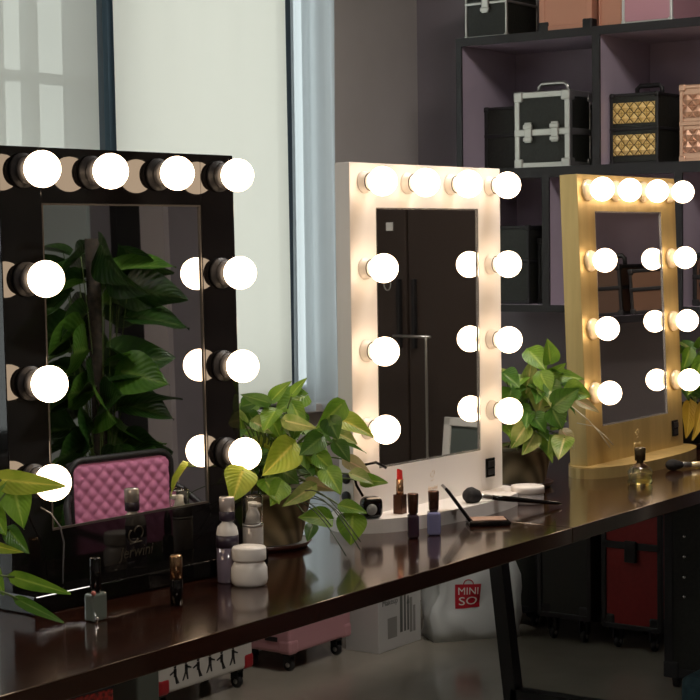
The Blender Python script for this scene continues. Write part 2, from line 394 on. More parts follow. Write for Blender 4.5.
MB().box(-.12, .12, .008, .014, .03, .75, T=TT).build('board', mat('dim_board', (.10, .12, .11), .5), fb)

# ---------------------------------------------------------------- long table
TZ = .75; TD = .95; TX0, TX1, SEAM = -.45, 3.72, 1.958
tb = thing('long_table', 'long glossy dark mahogany table carrying the three lit mirrors', 'table', (0, 0, 0))
for (a, b_) in ((TX0, SEAM-.0012), (SEAM+.0012, TX1)):
    MB().box(a, b_, 0, TD, TZ-.034, TZ, .0018, 3).build('tabletop', m_table, tb)
for x in (.2, 3.08):
    f = MB(); w = .045
    prof = lambda y0, y1: None
    for s in (0, 1):
        yb, yt = (.80, .885) if s else (.15, .065)
        pts = [(yb-.022, 0), (yb+.022, 0), (yt+.022, TZ-.036), (yt-.022, TZ-.036)]
        f.prism(pts, -w/2, w/2, Tr(x, 0, 0) @ R('Z', 90), 0) if False else f.prism(pts, -w/2, w/2, Matrix(((0, 1, 0, x), (1, 0, 0, 0), (0, 0, 1, 0), (0, 0, 0, 1))))
    f.box(x-w/2, x+w/2, .15, .80, .0, .042); f.box(x-w/2, x+w/2, .065, .885, TZ-.06, TZ-.036)
    f.build('leg_frame', m_steel, tb)

# ---------------------------------------------------------------- bulb mirrors
MW, MH, IL, IT, IB = .584, .80, .093, .097, .128
BX = (.050, .208, .375, .538); BZ = (.758, .571, .391, .221)
def bulb_mesh():
    b = MB(); prof = []
    prof.append((.001, .0165)); prof.append((.0150, .0160))
    for i in range(1, 12):
        a = math.radians(-58+148*i/11*1.0)
        prof.append((.0318*math.cos(a), .044+.0318*math.sin(a)))
    prof = [p for p in prof if p[0] > .0005]
    return b.lathe(prof, 28, R('X', 90))
_bm = bulb_mesh().build('bulb', m_bulb); BULBMESH = _bm.data; bpy.data.objects.remove(_bm)
def socket_mb(kind):
    if kind == 'black':
        p = [(.028, 0), (.030, .003), (.030, .008), (.023, .011), (.023, .014), (.026, .016), (.026, .019), (.020, .024), (.0125, .024)]
    elif kind == 'white':
        p = [(.024, 0), (.024, .004), (.020, .006), (.020, .016), (.017, .018), (.0145, .026), (.012, .026)]
    else:
        p = [(.028, 0), (.029, .005), (.026, .012), (.019, .014), (.018, .024), (.012, .024)]
    return MB().lathe(p, 32, R('X', 90))
m_neck = mat('cream_bulb_neck', (.85, .74, .58), .35)
_n = MB().lathe([(.0125, 0), (.0130, .006), (.0160, .0165), (.0150, .0170)], 28, R('X', 90)).build('bulb_neck', m_neck); NECKMESH = _n.data; bpy.data.objects.remove(_n)
_n = MB().tube([(.0190*math.cos(k*PI/12), -.0185, .0190*math.sin(k*PI/12)) for k in range(24)], .0012, 6, closed=True).build('gasket', m_dark); RINGMESH = _n.data; bpy.data.objects.remove(_n)
def vanity(label, loc, th, lean, m_frame, kind, m_sock, depth, base, zlift):
    t = thing('vanity_mirror', label, 'mirror', (loc[0], loc[1], TZ), th)
    L = R('X', 0) @ Matrix.Rotation(-lean, 4, 'X')
    z0 = zlift; f = MB(); dp = depth
    f.box(0, IL, 0, dp, z0, MH, .0015, T=L); f.box(MW-IL, MW, 0, dp, z0, MH, .0015, T=L)
    f.box(IL-.001, MW-IL+.001, .0003, dp, MH-IT, MH-.0003, .0, T=L); f.box(IL-.001, MW-IL+.001, .0003, dp, z0, IB, .0, T=L)
    f.box(IL-.001, MW-IL+.001, .012, dp, IB-.01, MH-IT+.01, T=L)
    f.build('frame', m_frame, t)
    MB().box(IL, MW-IL, .004, .010, IB, MH-IT, T=L).build('mirror_glass', m_mirror, t)
    g = MB(); q = .0035
    g.box(IL, IL+q, .001, .005, IB, MH-IT, T=L); g.box(MW-IL-q, MW-IL, .001, .005, IB, MH-IT, T=L)
    g.box(IL, MW-IL, .001, .005, IB, IB+q, T=L); g.box(IL, MW-IL, .001, .005, MH-IT-q, MH-IT, T=L)
    g.build('glass_edge', m_edge if base == 'oval' else m_edgedark, t)
    sm = socket_mb(kind).build('bulb_socket', m_sock); smesh = sm.data; bpy.data.objects.remove(sm)
    off = {'black': .010, 'white': .008, 'gold': .003}[kind]
    pts = [(x, BZ[0]) for x in BX]+[(x, z) for z in BZ[1:] for x in (BX[0], BX[3])]
    for (x, z) in pts:
        s = link(bpy.data.objects.new('bulb_socket', smesh)); s.parent = t; s.matrix_local = L @ Tr(x, 0, z)
        bb = link(bpy.data.objects.new('bulb', BULBMESH)); bb.parent = s; bb.location = (0, -off, 0)
        bb['label'] = 'round glowing warm white bulb'
        nn = link(bpy.data.objects.new('bulb_neck', NECKMESH)); nn.parent = s; nn.location = (0, -off, 0); nn['label'] = 'cream bulb neck'
        if kind == 'white': gk = link(bpy.data.objects.new('gasket', RINGMESH)); gk.parent = s; gk['label'] = 'thin dark ring'
    if base == 'oval':
        b = MB(); n = 64; pts2 = []; bd = .125 if kind == 'white' else .100
        for i in range(n):
            a = 2*PI*i/n; ca, sa = math.cos(a), math.sin(a)
            pts2.append(((MW/2)+.318*math.copysign(abs(ca)**.85, ca), (.01+bd*0)+bd*math.copysign(abs(sa)**.9, sa)))
        t_ = bmesh.new(); lo = [t_.verts.new((*p, 0)) for p in pts2]; hi = [t_.verts.new((*p, z0)) for p in pts2]
        t_.faces.new(list(reversed(lo))); top = t_.faces.new(hi)
        for i in range(n): t_.faces.new((lo[i], lo[(i+1) % n], hi[(i+1) % n], hi[i]))
        bmesh.ops.bevel(t_, geom=list(top.edges), offset=.003, segments=2, affect='EDGES')
        b._merge(t_).build('base', m_frame, t)
    else:
        MB().box(-.005, MW+.005, -.062, dp+.03, 0, z0, .0035, 3).build('base', m_black, t)
    return t, L
m_logo_dark = mat('tarnished_logo', (.06, .05, .035), .4, .5)
def logo(t, L, m, word, sc=1):
    cx = MW/2; g = MB(); y = -.0008
    g.tube([(a, y, b) for a, _, b in arc(cx-.004*sc, .092, .010*sc, 120, 330, 12)], .0011*sc, 6, L)
    g.tube([(a, y, b) for a, _, b in arc(cx+.006*sc, .097, .009*sc, -60, 170, 12)], .0011*sc, 6, L)
    g.tube([(cx-.012*sc, y, .078), (cx+.012*sc, y, .080)], .0010*sc, 6, L)
    g.build('logo', m, t, label='small swirling emblem')
    text('logo_lettering', word, .024*sc, m, t, L @ Tr(cx, -.0006, .062) @ UPRIGHT, shear=.25, label='faint lettering under the emblem')
t1, L1 = vanity('black framed bulb mirror at far left, reflecting a pink chair and tall plant', (.684, .402), -.066, .015, m_black, 'black', m_blackm, .045, 'slab', .033)
logo(t1, L1, m_logo_dark, 'Jerwini', 1.25)
t2, L2 = vanity('white framed bulb mirror on an oval white base, middle of the table', (1.67, .380), -.054, .002, m_white, 'white', m_porcelain, .040, 'oval', .030)
logo(t2, L2, mat('faint_gold_logo', (.72, .60, .48), .4, .1), 'Jerwini', .55)
t3, L3 = vanity('gold framed bulb mirror on an oval gold base at the right', (2.69, .345), -.011, .036, m_gold, 'gold', m_goldsock, .052, 'oval', .030)
logo(t3, L3, mat('pale_gold_logo', (.75, .62, .35), .35, .5), 'Jerwini', .6)
for t, L in ((t2, L2), (t3, L3)):
    s = MB().box(MW-.075, MW-.038, -.004, 0, .060, .106, .0015, T=L).build('switch_plate', m_black, t)
    MB().box(MW-.070, MW-.043, -.008, -.004, .085, .100, .0015, T=L).box(MW-.070, MW-.043, -.006, -.004, .066, .080, .0015, T=L).build('rocker', m_blackm, s)
# sockets in the left flank of the white mirror
pl = MB(); 
for z in (.115, .075): pl.lathe([(.012, 0), (.012, .003), (.006, .004)], 20, L2 @ Tr(0, .02, z) @ R('Y', -90))
pl.build('side_jack', m_blackm, t2)
# black lead of the left mirror
MB().tube([(.055, -.012, .175), (.062, -.03, .165), (.078, -.035, .14), (.090, -.03, .11), (.094, -.022, .07), (.094, -.020, .036)], .0016, 8).build('power_lead', mat('grey_rubber', (.12, .12, .12), .25), t1, label='thin grey power lead')

# ---------------------------------------------------------------- pothos plants
def leafmat(name, c1, c2, rough=.35, trans=.35):
    m = noisy(mat(name, c1, rough), 28, c1, c2, detail=3)
    nt = m.node_tree; b = nt.nodes['Principled BSDF']; out = nt.nodes['Material Output']
    b.inputs['Specular IOR Level'].default_value = .5
    tl = nt.nodes.new('ShaderNodeBsdfTranslucent'); mx = nt.nodes.new('ShaderNodeMixShader'); mx.inputs[0].default_value = trans
    src0 = b.inputs['Base Color'].links[0].from_socket
    at = nt.nodes.new('ShaderNodeAttribute'); at.attribute_name = 'rib'; al = nt.nodes.new('ShaderNodeAttribute'); al.attribute_name = 'along'
    mr = nt.nodes.new('ShaderNodeMapRange'); mr.inputs['From Min'].default_value = .84; mr.inputs['From Max'].default_value = 1.0
    mxc = nt.nodes.new('ShaderNodeMix'); mxc.data_type = 'RGBA'
    nt.links.new(at.outputs['Fac'], mr.inputs['Value']); nt.links.new(mr.outputs[0], mxc.inputs[0]); nt.links.new(src0, mxc.inputs[6])
    mxc.inputs[7].default_value = (min(1, c2[0]*1.6+.03), min(1, c2[1]*1.3+.03), c2[2]*1.6+.02, 1)
    nt.links.new(mxc.outputs[2], b.inputs['Base Color']); src = mxc.outputs[2]
    m1 = nt.nodes.new('ShaderNodeMath'); m1.operation = 'MULTIPLY_ADD'; m1.inputs[1].default_value = 55; nt.links.new(al.outputs['Fac'], m1.inputs[0])
    m2 = nt.nodes.new('ShaderNodeMath'); m2.operation = 'MULTIPLY'; m2.inputs[1].default_value = 22; nt.links.new(at.outputs['Fac'], m2.inputs[0]); nt.links.new(m2.outputs[0], m1.inputs[2])
    m3 = nt.nodes.new('ShaderNodeMath'); m3.operation = 'SINE'; nt.links.new(m1.outputs[0], m3.inputs[0])
    bp = nt.nodes.new('ShaderNodeBump'); bp.inputs['Strength'].default_value = .28; bp.inputs['Distance'].default_value = .0015
    nt.links.new(m3.outputs[0], bp.inputs['Height']); nt.links.new(bp.outputs[0], b.inputs['Normal'])
    nt.links.new(src, tl.inputs[0]); nt.links.new(b.outputs[0], mx.inputs[1]); nt.links.new(tl.outputs[0], mx.inputs[2]); nt.links.new(mx.outputs[0], out.inputs[0])
    return m
LM = [leafmat('leaf_green', (.11, .25, .02), (.22, .38, .04)),
      leafmat('leaf_variegated', (.15, .27, .03), (.42, .47, .15)),
      leafmat('leaf_deep_green', (.05, .14, .015), (.09, .20, .025)),
      leafmat('leaf_lime', (.34, .46, .04), (.50, .56, .07)),
      leafmat('leaf_dry', (.42, .36, .16), (.50, .42, .22)),
      leafmat('leaf_dark_green', (.013, .042, .008), (.026, .066, .011), .3, .15),
      leafmat('leaf_yellow', (.70, .45, .05), (.80, .55, .08))]
m_stem = mat('green_stem', (.09, .14, .03), .5)
m_stemdark = mat('dark_stem', (.03, .045, .02), .5)
CAMLOC = Vector((-1.409, -1.799, 1.376))
def add_leaf(bm, B, T, w, kind, rnd, face=None, fold=.34, droop=.18):
    B, T = Vector(B), Vector(T); ax = T-B; Lh = ax.length
    if face is None:
        face = (Vector((-.70, -.60, .25))+Vector((rnd.uniform(-.35, .35), rnd.uniform(-.35, .35), rnd.uniform(-.2, .4)))).normalized()
    a = ax.normalized(); nrm = (face-a*face.dot(a))
    if nrm.length < .15: nrm = Vector((0, 0, 1))-a*a.z
    nrm.normalize(); side = a.cross(nrm)
    rl_ = bm.verts.layers.float.get('rib') or bm.verts.layers.float.new('rib'); al_ = bm.verts.layers.float.get('along') or bm.verts.layers.float.new('along')
    NT, NS = 10, 6; hw = w*.5; curl = rnd.uniform(-.1, .2); tw = rnd.uniform(-.25, .25); vs = []
    for i in range(NT+1):
        t = i/NT
        wid = hw*(math.sin(PI*min(1, t**.62))**.85)*(1.06-.25*t) if 0 < t < 1 else 0
        row = []
        for j in range(-NS//2, NS//2+1):
            s = j/(NS/2)
            back = -.14*Lh*abs(s)**1.5*(1-t)**3            # heart shaped lobes behind the stalk
            h = fold*abs(s)*wid-droop*Lh*(t**2)*.9+.5*droop*Lh*t+curl*wid*s*s+.03*w*math.sin(t*9+s*2)*abs(s)
            nv = bm.verts.new(B+a*(t*Lh+back)+side*(s*wid+tw*h*s)+nrm*h); nv[rl_] = 1-abs(s); nv[al_] = t; row.append(nv)
        vs.append(row)
    for i in range(NT):
        for j in range(NS):
            q = [vs[i][j], vs[i+1][j], vs[i+1][j+1], vs[i][j+1]]
            f = bm.faces.new(q); f.smooth = True; f.material_index = kind
def stem_pts(A, B, sag, n=8):
    A, B = Vector(A), Vector(B)
    return [A.lerp(B, i/n)+Vector((0, 0, sag*math.sin(PI*i/n))) for i in range(n+1)]
def build_foliage(root, leaves, origin, seed, extra=(), stem_mat=None, centre=None, face=None):
    rnd = random.Random(seed); bm = bmesh.new(); st = MB()
    inv = root.location
    for L in leaves:
        B, T, w, k = Vector(L[0:3])-inv, Vector(L[3:6])-inv, L[6], int(L[7])
        add_leaf(bm, B, T, w*1.22, k, rnd, Vector(face)+Vector((rnd.uniform(-.2, .2), rnd.uniform(-.2, .2), rnd.uniform(-.2, .2))) if face else None)
        if rnd.random() < .8:
            o = Vector(origin)+Vector((rnd.uniform(-.03, .03), rnd.uniform(-.03, .03), 0))
            st.tube(stem_pts(o, B, .02+.02*rnd.random()), .0016, 6)
    for (n, c, rad, ksel, sz, zmin) in extra:
        for _ in range(n):
            th = rnd.uniform(0, 2*PI); ph = rnd.uniform(-.3, 1.1); k = rnd.uniform(.45, 1)
            dv = Vector((math.cos(th)*math.cos(ph), math.sin(th)*math.cos(ph), math.sin(ph)))
            B = Vector(c)+Vector((dv.x*rad[0], dv.y*rad[1], dv.z*rad[2]))*k
            if root.location.x+B.x < 1.34 and root.location.y+B.y < .42 and root.location.x > 1 and root.location.x < 2: continue
            if B.z < zmin: B.z = zmin+rnd.random()*.03
            T = B+(dv*.7+Vector((rnd.uniform(-.3, .3), rnd.uniform(-.3, .3), rnd.uniform(-.9, .1)))).normalized()*sz*rnd.uniform(.7, 1.15)
            add_leaf(bm, B, T, sz*rnd.uniform(.55, .75), rnd.choice(ksel), rnd, (dv+Vector((0, 0, .6))).normalized())
            if rnd.random() < .6: st.tube(stem_pts(origin, B, .02), .0016, 6)
    me = bpy.data.meshes.new('foliage'); bm.to_mesh(me); bm.free()
    for m in LM: me.materials.append(m)
    o = link(bpy.data.objects.new('foliage', me)); o.parent = root
    st.build('stems', stem_mat or m_stem, root)
    return o
m_soil = noisy(mat('potting_soil', (.02, .014, .01), .9), 60, (.012, .009, .006), (.04, .028, .018), bump=.8)
def basket_mat():
    m = mat('olive_striped_pot', (.10, .07, .035), .55); nt = m.node_tree; b = nt.nodes['Principled BSDF']
    tc = nt.nodes.new('ShaderNodeTexCoord'); mp = nt.nodes.new('ShaderNodeMapping'); mp.inputs['Rotation'].default_value = (.5, .6, 0)
    wv = nt.nodes.new('ShaderNodeTexWave'); wv.inputs['Scale'].default_value = 14; wv.inputs['Distortion'].default_value = .6
    rp = nt.nodes.new('ShaderNodeValToRGB'); rp.color_ramp.elements[0].color = (.12, .09, .05, 1); rp.color_ramp.elements[1].color = (.34, .26, .15, 1)
    nt.links.new(tc.outputs['Object'], mp.inputs[0]); nt.links.new(mp.outputs[0], wv.inputs[0]); nt.links.new(wv.outputs[0], rp.inputs[0]); nt.links.new(rp.outputs[0], b.inputs['Base Color'])
    return m
m_pot = basket_mat(); m_saucer = mat('dark_red_brown_saucer', (.05, .014, .010), .3); m_potblk = mat('black_plastic_pot', (.012, .011, .010), .4)
def pot(root, r0, r1, h, m, saucer=True, z=0):
    MB().lathe([(r0, z+.012), (r0+(r1-r0)*.5, z+h*.5), (r1, z+h-.012), (r1+.005, z+h-.010), (r1+.005, z+h), (r1-.006, z+h), (r1-.012, z+h-.02), (.002, z+h-.02)], 40, cap=False).lathe([(.001, z+.012), (r0, z+.012)], 40, cap=False).build('pot', m, root)
    MB().lathe([(.001, z+h-.022), (r1-.011, z+h-.022), (r1-.011, z+h-.018), (r1*.5, z+h-.010), (.001, z+h-.008)], 32, cap=False).build('soil', m_soil, root)
    if saucer: MB().lathe([(r0+.010, z), (r0+.022, z+.013), (r0+.016, z+.013), (r0+.004, z+.004), (.001, z+.004)], 40, cap=True).build('saucer', m_saucer, root)

LEAVES_MIDDLE = [(1.329,0.345,1.061, 1.291,0.385,1.079, 0.022,2), (1.345,0.348,1.064, 1.360,0.311,1.104, 0.025,0), (1.346,0.297,1.079, 1.347,0.262,1.113, 0.017,0),
  (1.420,0.323,1.067, 1.354,0.350,1.039, 0.047,0), (1.369,0.456,1.041, 1.362,0.436,0.991, 0.032,0), (1.359,0.435,1.047, 1.365,0.399,1.056, 0.027,2),
  (1.344,0.396,1.018, 1.364,0.349,0.994, 0.030,1), (1.350,0.303,0.976, 1.280,0.323,0.921, 0.052,3), (1.391,0.427,0.977, 1.377,0.378,0.937, 0.034,3),
  (1.190,0.301,0.943, 1.147,0.292,0.891, 0.059,3), (1.411,0.223,1.057, 1.366,0.251,1.011, 0.042,0), (1.437,0.251,1.024, 1.449,0.171,0.992, 0.037,3),
  (1.449,0.266,0.993, 1.439,0.208,0.977, 0.029,1), (1.336,0.309,1.026, 1.348,0.240,1.013, 0.027,1), (1.393,0.313,0.966, 1.394,0.261,0.907, 0.042,0),
  (1.367,0.265,0.894, 1.311,0.298,0.859, 0.030,1), (1.378,0.240,0.928, 1.358,0.190,0.886, 0.039,0), (1.410,0.312,0.893, 1.421,0.249,0.881, 0.027,4),
  (1.322,0.349,0.903, 1.303,0.299,0.866, 0.042,0), (1.411,0.257,0.823, 1.344,0.282,0.835, 0.042,0), (1.410,0.299,0.807, 1.382,0.292,0.780, 0.025,2),
  (1.414,0.231,0.852, 1.419,0.173,0.843, 0.029,0), (1.428,0.212,0.832, 1.413,0.208,0.773, 0.047,0), (1.434,0.191,0.903, 1.431,0.131,0.904, 0.027,0),
  (1.403,0.196,0.919, 1.423,0.154,0.900, 0.025,1), (1.440,0.237,0.941, 1.455,0.185,0.916, 0.025,4), (1.385,0.309,1.031, 1.355,0.306,0.985, 0.034,2),
  (1.344,0.339,1.043, 1.292,0.330,1.009, 0.034,0), (1.383,0.255,0.990, 1.339,0.276,0.959, 0.039,2), (1.346,0.392,0.957, 1.308,0.388,0.917, 0.029,2),
  (1.382,0.266,0.955, 1.384,0.226,0.924, 0.034,0), (1.369,0.354,0.927, 1.378,0.307,0.895, 0.039,2), (1.380,0.323,1.055, 1.358,0.277,1.006, 0.029,0),
  (1.387,0.239,1.029, 1.390,0.218,0.987, 0.034,2), (1.336,0.317,0.899, 1.292,0.314,0.861, 0.034,0), (1.371,0.429,1.032, 1.372,0.399,0.998, 0.029,2),
  (1.409,0.238,0.979, 1.414,0.206,0.941, 0.029,2), (1.343,0.357,1.037, 1.352,0.328,0.984, 0.037,0)]
LEAVES_BESIDE_GOLD = [(2.417,0.306,1.076, 2.380,0.292,1.134, 0.038,0), (2.409,0.360,1.101, 2.401,0.306,1.052, 0.045,0), (2.398,0.365,0.995, 2.407,0.350,1.083, 0.048,1),
  (2.317,0.380,1.050, 2.299,0.326,1.021, 0.045,2), (2.406,0.324,0.993, 2.379,0.320,0.947, 0.057,1), (2.425,0.328,1.029, 2.432,0.270,1.071, 0.030,0),
  (2.426,0.308,1.042, 2.458,0.232,1.033, 0.031,0), (2.397,0.248,1.013, 2.409,0.189,0.994, 0.048,0), (2.373,0.269,0.972, 2.392,0.211,1.016, 0.044,2),
  (2.470,0.260,0.977, 2.485,0.206,0.949, 0.025,4), (2.319,0.320,0.924, 2.289,0.345,0.870, 0.045,1), (2.342,0.310,0.901, 2.292,0.313,0.857, 0.044,1),
  (2.379,0.287,0.893, 2.358,0.283,0.848, 0.033,0), (2.379,0.246,0.892, 2.328,0.236,0.846, 0.045,1), (2.402,0.265,0.907, 2.406,0.232,0.862, 0.030,4),
  (2.333,0.311,0.947, 2.344,0.277,0.906, 0.045,2), (2.315,0.359,1.009, 2.275,0.356,0.965, 0.048,2), (2.370,0.274,0.960, 2.375,0.250,0.913, 0.048,2),
  (2.385,0.316,1.048, 2.382,0.287,0.995, 0.042,0), (2.456,0.293,1.044, 2.459,0.268,1.002, 0.036,2), (2.348,0.364,0.958, 2.339,0.312,0.937, 0.042,2),
  (2.322,0.377,0.918, 2.295,0.335,0.887, 0.036,0), (2.393,0.300,1.024, 2.398,0.262,0.977, 0.042,2)]
LEAVES_LEFT = [(0.283,-0.001,1.054, 0.317,-0.087,1.046, 0.033,3), (0.292,-0.015,1.048, 0.292,-0.033,0.985, 0.036,0), (0.284,0.029,1.023, 0.280,-0.009,0.977, 0.036,0),
  (0.299,0.003,0.981, 0.302,-0.031,0.950, 0.024,2), (0.270,0.008,0.964, 0.265,-0.056,0.959, 0.014,3), (0.272,-0.034,0.922, 0.286,-0.122,0.906, 0.021,0),
  (0.273,-0.039,0.891, 0.289,-0.107,0.864, 0.015,2), (0.269,0.005,0.932, 0.271,-0.012,0.894, 0.019,0), (0.256,0.035,1.040, 0.219,0.056,1.002, 0.033,0),
  (0.262,0.022,0.998, 0.225,0.044,0.946, 0.033,0), (0.250,0.047,1.068, 0.264,0.002,1.056, 0.030,3), (0.251,0.032,0.943, 0.207,0.066,0.919, 0.033,2)]
LEAVES_RIGHT = [(3.414,0.384,1.046, 3.389,0.395,0.982, 0.042,0), (3.388,0.334,1.019, 3.322,0.343,0.920, 0.053,0), (3.407,0.349,0.913, 3.339,0.370,0.938, 0.036,2),
  (3.394,0.375,0.890, 3.365,0.369,0.788, 0.048,6), (3.414,0.346,0.883, 3.358,0.344,0.784, 0.042,6), (3.437,0.331,1.046, 3.414,0.289,0.960, 0.053,0),
  (3.443,0.318,0.927, 3.441,0.269,0.840, 0.053,0), (3.398,0.329,1.063, 3.400,0.308,1.122, 0.042,2), (3.394,0.407,0.981, 3.368,0.364,0.901, 0.042,2),
  (3.422,0.372,0.971, 3.417,0.338,0.898, 0.048,0)]

p2 = thing('potted_pothos', 'bushy lime and green pothos between the black and white mirrors', 'potted plant', (1.43, .43, TZ))
pot(p2, .070, .092, .120, m_pot)
build_foliage(p2, LEAVES_MIDDLE, (0, 0, .10), 3, [(46, (-.02, .02, .19), (.15, .12, .13), (0, 0, 2, 2, 1), .07, .11), (22, (.0, -.06, .19), (.12, .08, .11), (2, 2, 0), .065, .12)])
st = MB()
for (A, B, s) in (((-.05, -.09, .11), (-.10, -.27, .02), .03), ((-.05, -.09, .11), (-.12, -.25, .08), .02), ((-.06, -.10, .11), (-.08, -.29, .03), .05), ((-.06, -.11, .12), (-.13, -.29, .10), .03), ((-.02, -.1, .11), (-.05, -.27, .04), .03)):
    st.tube(stem_pts(A, B, s), .0012, 6)
st.build('hanging_stems', m_stemdark, p2)
p3 = thing('potted_pothos', 'green pothos in a brown pot between the white and gold mirrors', 'potted plant', (2.47, .42, TZ))
pot(p3, .060, .078, .105, m_pot, True)
build_foliage(p3, LEAVES_BESIDE_GOLD, (0, 0, .09), 5, [(34, (-.04, -.04, .20), (.11, .10, .12), (0, 2, 2, 1), .07, .11), (14, (-.07, -.06, .13), (.08, .08, .06), (0, 1, 2), .06, .10)])
tw = MB(); 
for pts in (((-.03, -.16, .215), (-.015, -.20, .180), (-.005, -.225, .150), (.012, -.245, .112)), ((-.02, -.17, .172), (-.005, -.21, .165), (.008, -.235, .140), (.02, -.25, .118))):
    tw.tube(pts, .0014, 6)
tw.build('dry_twig', mat('pale_dry_twig', (.55, .48, .33), .6), p3)
p1 = thing('potted_pothos', 'pothos at the left edge, big leaf over the lowest bulb', 'potted plant', (.19, .06, TZ))
pot(p1, .050, .065, .110, m_potblk, True)
build_foliage(p1, LEAVES_LEFT, (0, 0, .09), 8, [(22, (-.02, .03, .20), (.07, .09, .12), (0, 2, 1), .07, .12)], face=(-.78, -.62, .15))
p4 = thing('potted_pothos', 'pothos with a yellow leaf in a dark pot at right edge', 'potted plant', (3.50, .42, TZ))
pot(p4, .062, .080, .125, m_potblk, True)
build_foliage(p4, LEAVES_RIGHT, (0, 0, .1), 9, [(36, (.02, -.02, .22), (.11, .09, .13), (0, 2, 2, 1), .075, .12)])
# tall plant on the floor, seen in the left mirror only
pb = thing('tall_pothos', 'tall dark green pothos on a pole, reflected in the black mirror', 'potted plant', (2.31, -1.36, 0))
pot(pb, .13, .17, .28, m_potblk, True)
MB().lathe([(.022, .2), (.022, 1.45)], 20).build('moss_pole', m_soil, pb)
rb = random.Random(12); bl = []
for i in range(100):
    z = .40+1.03*((i+rb.random())/100); th = rb.uniform(0, 2*PI); k = rb.uniform(.02, .11)
    B = Vector((2.31+k*math.cos(th), -1.36+k*math.sin(th), z)); dv = Vector((math.cos(th), math.sin(th), rb.uniform(-.8, .25))).normalized()
    T = B+dv*rb.uniform(.14, .21); bl.append((*B, *T, rb.uniform(.10, .15), rb.choice((2, 5, 5, 5))))
build_foliage(pb, bl, (0, 0, .6), 4)

# ---------------------------------------------------------------- pink quilted chair (reflected in the left mirror)
ch = thing('salon_chair', 'pink quilted chair with black frame, reflected in the black mirror', 'chair', (2.035, -.93, 0), math.radians(184))
m_pinkq = mat('pink_leatherette', (.62, .21, .38), .38)
def quilt_mesh(w, h, z0, nx, nz, dep):
    t = bmesh.new(); N, Mz = nx*8, nz*8; vs = []
    for i in range(N+1):
        row = []
        for j in range(Mz+1):
            x = -w/2+w*i/N; z = z0+h*j/Mz
            a = (i/8+j/8); b = (i/8-j/8)
            puff = (abs(math.sin(PI*a))*abs(math.sin(PI*b)))**.45
            e = min(1, min(i, N-i)/3.0, min(j, Mz-j)/3.0)
            cx = w/2-.035; cz = h/2-.035; dx = abs(x)-cx; dz = abs(z-z0-h/2)-cz
            if dx > 0 and dz > 0:
                q = math.hypot(dx, dz)
                if q > .035: x = math.copysign(cx+dx*.035/q, x); z = z0+h/2+math.copysign(cz+dz*.035/q, z-z0-h/2)
            row.append(t.verts.new((x, -dep*(.35+.65*puff)*math.sqrt(e), z)))
        vs.append(row)
    for i in range(N):
        for j in range(Mz):
            f = t.faces.new((vs[i][j], vs[i+1][j], vs[i+1][j+1], vs[i][j+1])); f.smooth = True
    return t
TB = Tr(0, .0, 0)
MB()._merge(quilt_mesh(.335, .34, .475, 8, 8, .010), TB).build('backrest', m_pinkq, ch)
bf = MB().box(-.175, .175, .002, .02, .470, .822, .008)
bf.tube([(-.172, 0, .47), (-.172, 0, .79)]+[(-.172+.04*(1-math.cos(a*PI/12)), 0, .79+.035*math.sin(a*PI/12)) for a in range(1, 7)]+[(.132+.04*math.sin(a*PI/12), 0, .79+.035*math.cos(a*PI/12)) for a in range(0, 7)]+[(.172, 0, .47)], .010)
bf.build('back_frame', m_blackm, ch)
MB().box(-.22, .22, -.42, .0, .40, .47, .03, 3).build('seat', m_blackm, ch)
for s in (-1, 1):
    MB().tube([(s*.165, .01, .74), (s*.20, -.02, .71), (s*.235, -.08, .655), (s*.24, -.25, .64), (s*.235, -.36, .60), (s*.225, -.38, .45)], .010).build('armrest', m_blackm, ch)
MB().lathe([(.20, 0), (.21, .01), (.19, .02), (.03, .035), (.025, .05), (.025, .40)], 32, Tr(0, -.2, 0)).build('pedestal', m_chrome, ch)

# ---------------------------------------------------------------- cosmetics on the table
def cyl(*prof, n=28): return MB().lathe(list(prof), n)
m_whitepl = mat('white_plastic', (.74, .71, .66), .35)
m_purpliq = mat('lilac_grey_lotion', (.15, .125, .165), .15, 0, Coat_Weight=.6)
m_clearliq = mat('grey_clear_lotion', (.42, .38, .34), .1, 0, Coat_Weight=.8)
m_capsmoke = mat('smoked_clear_cap', (.55, .5, .48), .08, .3, Coat_Weight=1.0)
tA = thing('lotion_bottle', 'slim bottle with lilac lower body and dark neck collar', 'bottle', (1.085, .255, TZ))
cyl((.019, 0), (.0205, .003), (.0205, .080)).build('body', m_purpliq, tA, label='lilac grey lower body')
cyl((.0205, .080), (.0205, .092), (.018, .104), (.010, .112), (.010, .118)).build('shoulder', m_whitepl, tA)
cyl((.0209, .066), (.0209, .089)).build('label_band', m_label_dark, tA)
cyl((.0125, .115), (.0145, .117), (.0145, .132), (.012, .134)).build('collar', m_label_dark, tA)
cyl((.0145, .133), (.0145, .157), (.013, .1595), (.001, .160)).build('cap', m_capsmoke, tA)
text('label_lettering', 'LOTION', .0075, m_whitepl, tA, Tr(0, -.0213, .081) @ UPRIGHT) if False else None
tB = thing('pump_bottle', 'tall clear pump bottle behind the white cream jar', 'bottle', (1.188, .276, TZ))
cyl((.019, 0), (.020, .003), (.020, .088), (.018, .091)).build('body', m_clearliq, tB)
cyl((.0203, .089), (.0203, .0935)).build('collar', m_silver, tB, label='silver collar')
cyl((.016, .0935), (.013, .112), (.009, .120), (.009, .134)).box(-.010, .006, -.018, .003, .126, .134, .003).build('pump', m_whitepl, tB)
cyl((.0195, .0935), (.0195, .146), (.018, .148), (.017, .148), (.0185, .144), (.0185, .0935)).build('cap', m_glassclear, tB)
tC = thing('nail_polish_bottle', 'thin black bottle squeezed between the two lotion bottles', 'bottle', (1.138, .288, TZ))
cyl((.010, 0), (.010, .060), (.006, .066)).build('body', m_black, tC)
cyl((.007, .066), (.007, .095), (.002, .115)).build('cap', m_blackm, tC)
